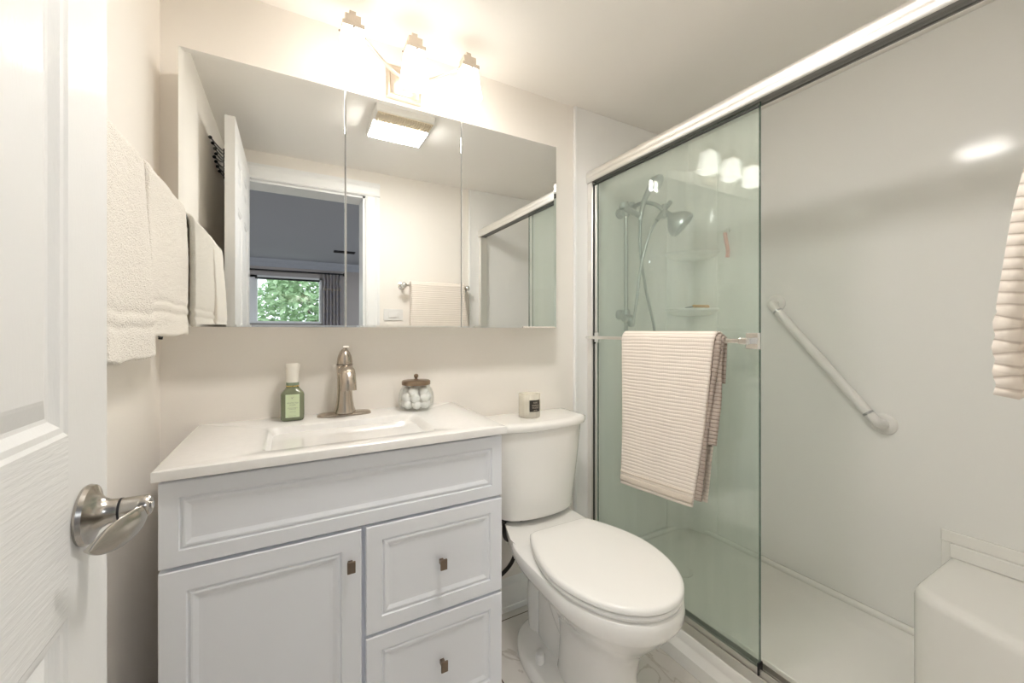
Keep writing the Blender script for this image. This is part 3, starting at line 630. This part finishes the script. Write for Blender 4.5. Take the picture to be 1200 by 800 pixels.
# candle
c_ = thing('candle', 'frosted glass candle with black label standing on the toilet tank lid', 'candle', (.812, 1.330, H-.3346))
bm = NB(); lathe(bm, [(.038, 0), (.0415, .003), (.0425, .012), (.0425, .088), (.0415, .090), (.040, .089), (.0395, .014), (.002, .010)], 40, cap=True); obj('glass_cup', bm, 'frost', c_)
bm = NB(); lathe(bm, [(.002, .0115), (.0385, .0145), (.0385, .068), (.002, .069)], 36); obj('wax', bm, 'wax', c_)
bm = NB(); tube(bm, [(0, 0, .068), (.001, 0, .080)], .001, 6); obj('wick', bm, 'black', c_)
bm = NB(); a0, a1 = -2.12, -1.05; r_ = .0431
def arc(r, z): return [(r*math.cos(a0+(a1-a0)*i/12), r*math.sin(a0+(a1-a0)*i/12), z) for i in range(13)]
loft(bm, [arc(r_, .026)+arc(r_+.0004, .026)[::-1], arc(r_, .070)+arc(r_+.0004, .070)[::-1]]); lbl = obj('label', bm, 'label_black', c_)
am = (a0+a1)/2
for body, sz, zz in (('PURE', .0085, .060), ('SANDAL', .0085, .050), ('WOOD', .0085, .041), ('candle', .006, .032)):
    text(body, sz, ((r_+.0013)*math.cos(am), (r_+.0013)*math.sin(am), zz), (PI/2, 0, am+PI/2), 'label_pale', lbl)

# ================================================================== MIRROR CABINET
mc = thing('medicine_cabinet', 'frameless three-panel mirrored wall cabinet above the vanity', 'mirror cabinet', (0, 0, 0))
MY = 1.320; MZ0, MZ1 = H+.0095, H+.735; MX = (-.255, .146, .526, .932)
bm = NB(); box(bm, (MX[0]+.004, MY+.020, MZ0+.004), (MX[3]-.004, D-.0005, MZ1-.004)); obj('cabinet_body', bm, 'trim', mc, bevel=.001)
for i in range(3):
    a, b = MX[i]+(.0015 if i else 0), MX[i+1]-(.0015 if i < 2 else 0)
    bm = NB()
    def R(g, y): 
        gl_, gr_ = (g if i == 0 else g*.12), (g if i == 2 else g*.12)
        return [(a+gl_, y, MZ0+g*.5), (b-gr_, y, MZ0+g*.5), (b-gr_, y, MZ1-g), (a+gl_, y, MZ1-g)]
    loft(bm, [R(0, MY+.005), R(0, MY+.0012), R(.012, MY)])
    bm.normal_update()
    dm = obj('mirror_door', bm, 'mirror', mc, smooth=False)
    bm = NB(); box(bm, (a+.001, MY+.0052, MZ0+.001), (b-.001, MY+.0195, MZ1-.001)); obj('door_backing', bm, 'trim', dm, smooth=False)

# ================================================================== VANITY LIGHT
vl = thing('vanity_light', 'three-lamp brushed nickel vanity light with frosted glass shades above the mirror', 'wall light', (0, 0, 0))
bm = NB(); px0, px1, pz0, pz1 = .290, .412, H+.812, H+.928
def PR(g, y): return [(px0+g, y, pz0+g), (px1-g, y, pz0+g), (px1-g, y, pz1-g), (px0+g, y, pz1-g)]
loft(bm, [PR(0, D-.0005), PR(0, D-.012), PR(.004, D-.016), PR(.010, D-.016), PR(.012, D-.022), PR(.020, D-.026), PR(.030, D-.026)]); obj('back_plate', bm, 'nickel_lamp', vl)
LX = (.163, .352, .541); LY = 1.300
bm = NB()
arc_ = spline([(LX[0], LY, H+.925), (LX[0]+.035, LY+.012, H+.905), (.30, LY+.055, H+.858), (.352, LY+.065, H+.850), (.40, LY+.055, H+.858), (LX[2]-.035, LY+.012, H+.905), (LX[2], LY, H+.925)], 8)
tube(bm, arc_, 0, 10, flat=[(.0075, .003)]*len(arc_)); tube(bm, [(.352, D-.025, H+.862), (.352, LY+.060, H+.852)], .010, 14); tube(bm, [(.352, LY+.062, H+.852), (.352, LY+.02, H+.90), (.352, LY, H+.925)], .006, 10)
obj('arm', bm, 'nickel_lamp', vl)
for x_ in LX:
    bm = NB(); zt_ = H+.905
    for h0, h1, s_ in ((0, .012, .031), (.0, .040, .0225), (.040, .060, .0095)): box(bm, (x_-s_, LY-s_, zt_+h0), (x_+s_, LY+s_, zt_+h1))
    cp = obj('shade_cap', bm, 'nickel_lamp', vl, bevel=.0012)
    for dx_, dy_ in ((.036, 0), (-.036, 0), (0, -.036)):
        bm = NB(); lathe(bm, [(.001, -.003), (.003, -.001), (.003, .001), (.001, .003)], 10, (x_+dx_, LY+dy_, zt_-.006)); obj('cap_screw', bm, 'bronze', cp)
    bm = NB()
    def SR(h, z): return [(x_+a, LY+b, z) for a, b in sup(40, h, h, 4)]
    loft(bm, [SR(.030, zt_-.0005), SR(.0325, zt_-.010), SR(.0365, zt_-.045), SR(.0405, zt_-.075), SR(.0435, zt_-.094), SR(.043, zt_-.101), SR(.039, zt_-.104)], True, True)
    obj('glass_shade', bm, 'shade', vl, angle=60)

# ceiling fan / light (seen in the mirror)
cf = thing('ceiling_fan_light', 'square white ceiling exhaust fan with lit lens and cream grille', 'exhaust fan', (0, 0, 0))
bm = NB(); box(bm, (.325, .560, ZC-.040), (.590, .832, ZC-.0005)); obj('housing', bm, 'plaster', cf, bevel=.006)
bm = NB(); loft(bm, [[(.335, y_, z_) for y_, z_ in q] if False else [(.333, .574, z1), (.582, .574, z1), (.582, .738, z2), (.333, .738, z2)] for z1, z2 in ((ZC-.0402, ZC-.0402), (ZC-.044, ZC-.046), (ZC-.046, ZC-.048))])
obj('lens', bm, 'lens', cf, bevel=.006)
bm = NB(); box(bm, (.333, .742, ZC-.044), (.582, .826, ZC-.0402))
for i in range(22): box(bm, (.338+i*.0112, .748, ZC-.048), (.342+i*.0112, .820, ZC-.044))
obj('grille', bm, 'grille', cf, smooth=False)

# ================================================================== DOOR
dx = -.199; DY0, DY1 = .022, .674; DZ = H+.868
dr_ = bpy.data.objects.new('door_1', None); COL.objects.link(dr_); dr_['kind'] = 'structure'
def door_face(bm, X, sgn):
    # one moulded face at x=X (outward sgn): grid of stiles, rails and six raised panels
    st = .105; ml = .10
    ys = [DY0, DY0+.095, (DY0+DY1)/2-.045, (DY0+DY1)/2+.045, DY1-.098, DY1]
    zs = [.012, .23, .845, 1.03, 1.66, 1.76, DZ-.115, DZ]
    return ys, zs
ys = [DY0, DY0+.098, (DY0+DY1)/2-.045, (DY0+DY1)/2+.045, DY1-.098, DY1]
zs = [.012, .23, .845, 1.030, 1.665, 1.765, DZ-.115, DZ]
bmS, bmR = NB(), NB()
def quad(bm, c): bm.faces.new([bm.verts.new(q) for q in c])
for X, sg in ((dx, 1), (dx-.035, -1)):
    for i in range(5):
        for k in range(7):
            ya, yb3, za, zb3 = ys[i], ys[i+1], zs[k], zs[k+1]
            is_panel = i in (1, 3) and k in (1, 3, 5)
            if not is_panel:
                tgt = bmR if (k in (0, 2, 4, 6) and i in (1, 2, 3)) else bmS
                quad(tgt, [(X, ya, za), (X, yb3, za), (X, yb3, zb3), (X, ya, zb3)])
            else:
                def PRr(g, d): return [(X-sg*d, ya+g, za+g), (X-sg*d, yb3-g, za+g), (X-sg*d, yb3-g, zb3-g), (X-sg*d, ya+g, zb3-g)]
                loft(bmS, [PRr(0, 0), PRr(.004, .002), PRr(.010, .0025), PRr(.018, .008), PRr(.022, .0085), PRr(.038, .003), PRr(.042, .002)], False, True)
x1_ = dx-.035
for c in ([(dx, DY1, .012), (x1_, DY1, .012), (x1_, DY1, DZ), (dx, DY1, DZ)], [(dx, DY0, .012), (x1_, DY0, .012), (x1_, DY0, DZ), (dx, DY0, DZ)], [(dx, DY0, DZ), (dx, DY1, DZ), (x1_, DY1, DZ), (x1_, DY0, DZ)], [(dx, DY0, .012), (dx, DY1, .012), (x1_, DY1, .012), (x1_, DY0, .012)]): quad(bmS, c)
for b_ in (bmS, bmR): bmesh.ops.remove_doubles(b_, verts=b_.verts, dist=1e-5)
obj('door_panel', bmS, 'door', dr_, smooth=False); obj('door_rail', bmR, 'door_rail', dr_, smooth=False)
for zz in (.25, 1.05, 1.82):
    bm = NB(); lathe(bm, [(.006, zz-.04), (.006, zz+.04)], 12, (dx-.005, DY0-.007, 0)); obj('door_hinge', bm, 'nickel_door', dr_)
# lever handle
hy_, hz_ = .612, H-.203
lv = bpy.data.objects.new('door_handle', None); COL.objects.link(lv); lv.parent = dr_
for sgn in (1, -1):
    X0 = dx if sgn > 0 else dx-.035
    bm = NB(); lathe(bm, [(.0315, X0+sgn*.0003), (.0325, X0+sgn*.003), (.031, X0+sgn*.007), (.022, X0+sgn*.0105), (.0165, X0+sgn*.015), (.0130, X0+sgn*.021), (.0122, X0+sgn*.029)], 44, (0, hy_, hz_), 'X'); obj('rose', bm, 'nickel_door', lv)
    bm = NB(); lathe(bm, [(.0126, X0+sgn*.0292), (.0126, X0+sgn*.0312)], 30, (0, hy_, hz_), 'X'); obj('joint_ring', bm, 'black', lv)
    bm = NB(); lathe(bm, [(.0122, X0+sgn*.0314), (.0122, X0+sgn*.045), (.0120, X0+sgn*.053), (.0098, X0+sgn*.0562), (.001, X0+sgn*.0565)], 32, (0, hy_, hz_), 'X')
    P_ = spline([(X0+sgn*.049, hy_-.000, hz_-.004), (X0+sgn*.049, hy_-.014, hz_-.008), (X0+sgn*.041, hy_-.030, hz_-.013), (X0+sgn*.030, hy_-.046, hz_-.016), (X0+sgn*.021, hy_-.060, hz_-.017)], 6)
    n = len(P_); tube(bm, P_, 0, 20, flat=[(.0035+.0025*(1-i/(n-1))**2, (.007+.011*math.sin(PI*min(1, i/(n-1)*.95)))*math.sqrt(max(.02, 1-(i/(n-1))**5))) for i in range(n)])
    obj('lever', bm, 'nickel_door', lv)
bm = NB(); lathe(bm, [(.0042, dx+.0566), (.0042, dx+.0582), (.001, dx+.0586)], 16, (0, hy_, hz_), 'X'); obj('lock_button', bm, 'chrome', lv)

# ================================================================== LEFT WALL: towel bar, towels, wall decoration
tb = thing('towel_bar', 'silver towel bar with round ends on the left wall behind the door', 'towel bar', (0, 0, 0))
bxx, bzz = -.252, H+.298
bm = NB(); tube(bm, [(bxx, .70, bzz), (bxx, 1.325, bzz)], .0075, 16); obj('bar', bm, 'chrome', tb)
for yy in (.71, 1.312):
    bm = NB(); lathe(bm, [(.024, XL+.0003), (.024, XL+.005), (.010, XL+.010), (.009, bxx)], 24, (0, yy, bzz), 'X'); lathe(bm, [(.002, -.016), (.010, -.012), (.014, 0), (.010, .012), (.002, .016)], 20, (bxx, yy, bzz), 'Y'); obj('bar_post', bm, 'chrome', tb)

def hand_towel(y0_, y1_, zbot, label, seed, loop=False):
    root = thing('hand_towel', label, 'towel', (0, 0, 0), None)
    L = bzz-zbot; R_ = .016
    def fn(u, v_):
        # v: 0 back bottom .. 1 front bottom ; u along bar
        s_ = v_*(2*L+PI*R_)-L   # 0 at start of arc
        if s_ < 0: x_, z_ = bxx-R_, bzz+s_*.93
        elif s_ < PI*R_: a = s_/R_; x_, z_ = bxx-R_*math.cos(a), bzz+R_*math.sin(a)
        else:
            d = s_-PI*R_; x_, z_ = bxx+R_+.008*(d/L)**.8, bzz-d
        nz = noise.noise(Vector((u*3+seed, v_*5, seed)))
        d = max(0, (s_-PI*R_))/L
        band = .0035*(math.exp(-((d-.78)/.02)**2)*-1+math.exp(-((d-.84)/.02)**2)*-1+math.exp(-((d-.81)/.02)**2)*.8)
        x_ += .004*nz*(1 if s_ > 0 else .2) + (band if s_ > 0 else 0) + .004*math.sin(u*7+seed)*d
        y_ = y0_+(y1_-y0_)*(u) + .004*math.sin(v_*14+seed)*(1 if u > .5 else -1)*abs(u-.5) + (u-.5)*.014*d + band*(u-.5)*2
        return (x_, y_, z_+.006*nz*d)
    o = sheet('cloth', fn, 36, 110, 'terry', root, thick=.014)
    o.modifiers['solid'].offset = 0
    b = o.modifiers.new('sub', 'SUBSURF'); b.levels = 1; b.render_levels = 1
    tx = bpy.data.textures.new('terry_nap', 'CLOUDS'); tx.noise_scale = .006
    dm_ = o.modifiers.new('nap', 'DISPLACE'); dm_.texture = tx; dm_.strength = .003; dm_.mid_level = .5
    if loop:
        bm = NB(); tube(bm, spline([(bxx+.012, y1_-.16, zbot+.012), (bxx-.002, y1_-.12, zbot-.001), (bxx-.006, y1_-.095, zbot-.001), (bxx-.008, y1_-.090, zbot-.008)], 6), 0, 8, flat=[(.004, .0018)]*19)
        o2 = obj('hanging_loop', bm, 'black', root); o2['label'] = 'black hanging loop curling out below the towel'
    return root
hand_towel(.742, .952, H-.050, 'cream terry hand towel on the left wall bar, nearer the door', 1.3)
hand_towel(.972, 1.272, H-.012, 'cream terry hand towel on the left wall bar, nearer the mirror cabinet', 4.1, True)

# black wire decoration high on the left wall behind the door
wd = thing('wire_wall_decoration', 'black wire wall decoration of curved rods with ball tips, seen in the mirror', 'wall decoration', (0, 0, 0))
DECO = zip(((.51, .829), (.446, .830), (.391, .827), (.356, .817), (.403, .785), (.356, .781), (.312, .774), (.255, .771)),
           ((.02, .955), (.02, .937), (.02, .917), (.02, .903), (.02, .900), (.02, .872), (.02, .846), (.02, .826)))
for (yy, zz), (ye, ze) in DECO:
    bm = NB(); p0 = Vector((-.304, yy, H+zz)); p3 = Vector((-.312, ye, H+ze)); P_ = spline([p0, p0.lerp(p3, .3)+Vector((.004, 0, -.008)), p0.lerp(p3, .65)+Vector((.002, 0, -.006)), p3], 6)
    tube(bm, P_, .0032, 8); bmesh.ops.create_icosphere(bm, subdivisions=2, radius=.0075, matrix=Matrix.Translation(p0)); obj('rod', bm, 'black', wd)
bm = NB(); tube(bm, [(XL+.004, .024, H+.97), (XL+.004, .024, H+.81)], .004, 8); obj('spine', bm, 'black', wd)

# ================================================================== NEAR WALL: towel bar with bath towel, switch
nb_ = thing('towel_bar', 'chrome towel bar with ball posts on the wall beside the doorway', 'towel bar', (0, 0, 0))
nz_ = H+.290; ny_ = .064
bm = NB(); tube(bm, [(.60, ny_, nz_), (1.085, ny_, nz_)], .0075, 16); obj('bar', bm, 'chrome', nb_)
for xx in (.632, 1.066):
    bm = NB(); lathe(bm, [(.024, .0003), (.024, .006), (.010, .012), (.010, ny_)], 24, (xx, 0, nz_), 'Y'); bmesh.ops.create_uvsphere(bm, u_segments=20, v_segments=12, radius=.020, matrix=Matrix.Translation((xx, ny_+.004, nz_))); obj('bar_post', bm, 'chrome', nb_)
bt = thing('bath_towel', 'folded beige bath towel bulging over the bar beside the doorway, far right edge', 'towel', (0, 0, 0))
def fn(u, v_):
    R_ = .020; L = .36; s_ = v_*(2*L+PI*R_)-L
    if s_ < 0: y_, z_ = ny_-R_, nz_+s_; d = 0
    elif s_ < PI*R_: a = s_/R_; y_, z_ = ny_-R_*math.cos(a), nz_+R_*math.sin(a); d = 0
    else: d = (s_-PI*R_)/L; y_, z_ = ny_+R_+.032*math.sin(min(1, d*1.15)*PI/2)**1.3, nz_-d*L
    y_ += .004*noise.noise(Vector((u*4, v_*7, 3)))+(.0012*math.sin(v_*190) if d > .75 else 0)
    x_ = .676+(1.035-.676)*u + (u-.5)*.04*d + .004*math.sin(v_*16)*(u-.5)
    return (x_, y_, z_)
o = sheet('cloth', fn, 40, 150, 'rib', bt, thick=.018, su=.36, sv=.78)
sw = thing('switch_plate', 'white horizontal switch plate on the wall beside the doorway', 'switch plate', (0, 0, 0))
bm = NB(); box(bm, (.518, .0003, H+.064), (.640, .006, H+.138)); obj('plate', bm, 'white_plastic', sw, bevel=.002)
bm = NB(); box(bm, (.546, .0062, H+.084), (.612, .010, H+.118)); obj('rocker', bm, 'white_plastic', sw, bevel=.001)

# ================================================================== STRIPED TOWEL ON THE SHOWER DOOR BAR
st_ = thing('striped_towel', 'cream ribbed towel draped over the towel bar of the glass shower door', 'towel', (0, 0, 0))
zt2 = zb+.012
def fold(R_, Lf, Lb, ya, yb4, slant, x_off=0, seed=0, flare=.006):
    def fn(u, v_):
        tot = Lf+Lb+PI*R_; s_ = v_*tot
        # v=0 front bottom, going up, over, and down the back
        if s_ < Lf:
            d = 1-s_/Lf; x_, z_ = xb-R_-flare*d, zb+.004-(Lf-s_)
        elif s_ < Lf+PI*R_:
            a = (s_-Lf)/R_; d = 0; x_, z_ = xb-R_*math.cos(a), zb+.004+R_*math.sin(a)
        else: d = (s_-Lf-PI*R_)/max(Lb, .3); x_, z_ = xb+R_, zb+.004-(s_-Lf-PI*R_)
        front = s_ < Lf
        x_ += .0035*noise.noise(Vector((u*3+seed, v_*4, seed)))*(1 if front else .3)
        y_ = yb4+(ya-yb4)*u
        if not front: y_ += slant*.8*d*u*u
        if front: y_ += slant*d*u*u + .003*math.sin(v_*11+seed); z_ += .026*u*d
        return (x_+x_off, y_, z_)
    return fn
ffn = fold(.0215, .562, .525, .765, 1.150, .070, seed=2)
o = sheet('front_layer', ffn, 40, 150, 'rib', st_, thick=.0065, su=.385, sv=1.17)
for va, vb in ((.010, .030), (.038, .044)):
    def hem(u, v_):
        p = ffn(u, va+(vb-va)*v_); return (p[0]-.0040-.0012*math.sin(v_*PI), p[1], p[2])
    o2 = sheet('hem_band', hem, 40, 4, 'terry_beige', o, thick=.002, su=.385, sv=.04)
o = sheet('inner_layer', fold(.0135, .535, .34, .752, 1.140, .060, seed=5, flare=.009), 30, 90, 'rib_shade', st_, thick=.005, su=.38, sv=.90)
o = sheet('inner_layer', fold(.0075, .35, .135, .744, 1.135, .018, seed=8, flare=.006), 30, 90, 'rib_shade', st_, thick=.004, su=.38, sv=.50)

# ================================================================== BEDROOM THINGS
cr = thing('curtain_rod', 'black curtain rod with ball end above the bedroom window', 'curtain rod', (0, 0, 0))
rz_ = H+.832
bm = NB(); tube(bm, [(-1.2, BY+.08, rz_), (.69, BY+.08, rz_)], .011, 12); obj('rod', bm, 'black', cr)
bm = NB(); bmesh.ops.create_uvsphere(bm, u_segments=16, v_segments=10, radius=.026, matrix=Matrix.Translation((.70, BY+.08, rz_))); obj('finial', bm, 'black', cr)
for xx in (.64, -1.1):
    bm = NB(); box(bm, (xx-.008, BY+.0005, rz_-.02), (xx+.008, BY+.075, rz_-.006)); obj('rod_bracket', bm, 'black', cr)
cu_ = thing('curtain', 'gathered grey-brown curtain with pale trim beside the bedroom window', 'curtain', (0, 0, 0))
def cfn(u, v_):
    z_ = rz_+.02-(rz_+.02-.03)*v_; pin = math.exp(-((rz_-.13-z_)/.06)**2)
    w_ = (.66-.41)*(1-.12*pin)
    return (.41+.5*(.25-w_)+w_*u, BY+.06+.026*math.sin(u*5.5*2*PI)*(1-.3*pin), z_)
sheet('curtain_cloth', cfn, 90, 50, 'curtain', cu_, thick=.003)
def cf2(u, v_):
    p = cfn(u, .12+.016*v_); return (p[0], p[1]+.006, p[2])
sheet('trim_band', cf2, 90, 2, 'curtain_trim', cu_, thick=.003)
vt = thing('ceiling_vent', 'narrow black vent slot in the bedroom ceiling', 'vent', (0, 0, 0))
bm = NB(); box(bm, (.47, -2.90, ZC-.010), (.72, -2.80, ZC+.0005)); 
for i in range(4): box(bm, (.475, -2.893+i*.024, ZC-.014), (.715, -2.885+i*.024, ZC-.010))
obj('grille', bm, 'black', vt, smooth=False)
bl = thing('added_bedroom_light', 'unseen round light added to brighten the bedroom', 'added light', (0, 0, 0), 'added bedroom fill lights')  # invented lights, out of view, added to brighten the bedroom and doorway
for lx in (1.5, -1.35):
    if lx < 0: bl = thing('added_bedroom_light', 'unseen round light added to brighten the bedroom', 'added light', (0, 0, 0), 'added bedroom fill lights')
    bm = NB(); lathe(bm, [(.17, ZC-.03), (.17, ZC+.0005)], 40, (lx, -2.0, 0)); obj('rim', bm, 'plaster', bl)
    bm = NB(); lathe(bm, [(.002, ZC-.085), (.06, ZC-.082), (.12, ZC-.065), (.155, ZC-.0305)], 40, (lx, -2.0, 0)); obj('fill_dome', bm, 'fill_dome', bl)
# outside: lawn and tree
gd = struct('ground', box(NB(), (-30, -40, -.6), (30, BY-.13, -.5)), 'grass', smooth=False)
tr_ = thing('garden_tree', 'leafy green tree standing outside the bedroom window', 'tree', (.85, -8.6, -.5))
bm = NB(); rnd = random.Random(3)
for i in range(9000):
    a = rnd.uniform(0, 2*PI); z_ = rnd.uniform(.5, 3.6); rr_ = 1.55*math.sqrt(rnd.uniform(.25, 1))*(1-abs((z_-1.9)/2.4)**2.5)
    c = Vector((rr_*math.cos(a)*1.05+.2*math.sin(z_*4+a*3), rr_*math.sin(a)*.8, z_)); s_ = rnd.uniform(.05, .10)
    q = Matrix.Rotation(rnd.uniform(0, 6.3), 3, 'X') @ Matrix.Rotation(rnd.uniform(0, 6.3), 3, 'Z')
    vs = [bm.verts.new(c + q @ Vector(k_)) for k_ in ((-s_, 0, 0), (0, -s_*.5, s_*.15), (s_, 0, 0), (0, s_*.5, s_*.15))]; bm.faces.new(vs)
o = obj('foliage', bm, 'leaf', tr_, smooth=False)
bm = NB(); tube(bm, spline([(0, 0, 0), (.05, 0, 1.0), (0, .05, 2.2), (.1, 0, 3.0)]), [.14-.004*i for i in range(25)], 12)
for a in (0, 1.3, 2.5, 3.9, 5.2): tube(bm, [(0, 0, 1.0+a*.2), (.9*math.cos(a), .7*math.sin(a), 1.9+a*.2)], [.05, .015], 8)
obj('trunk', bm, 'bark', tr_)
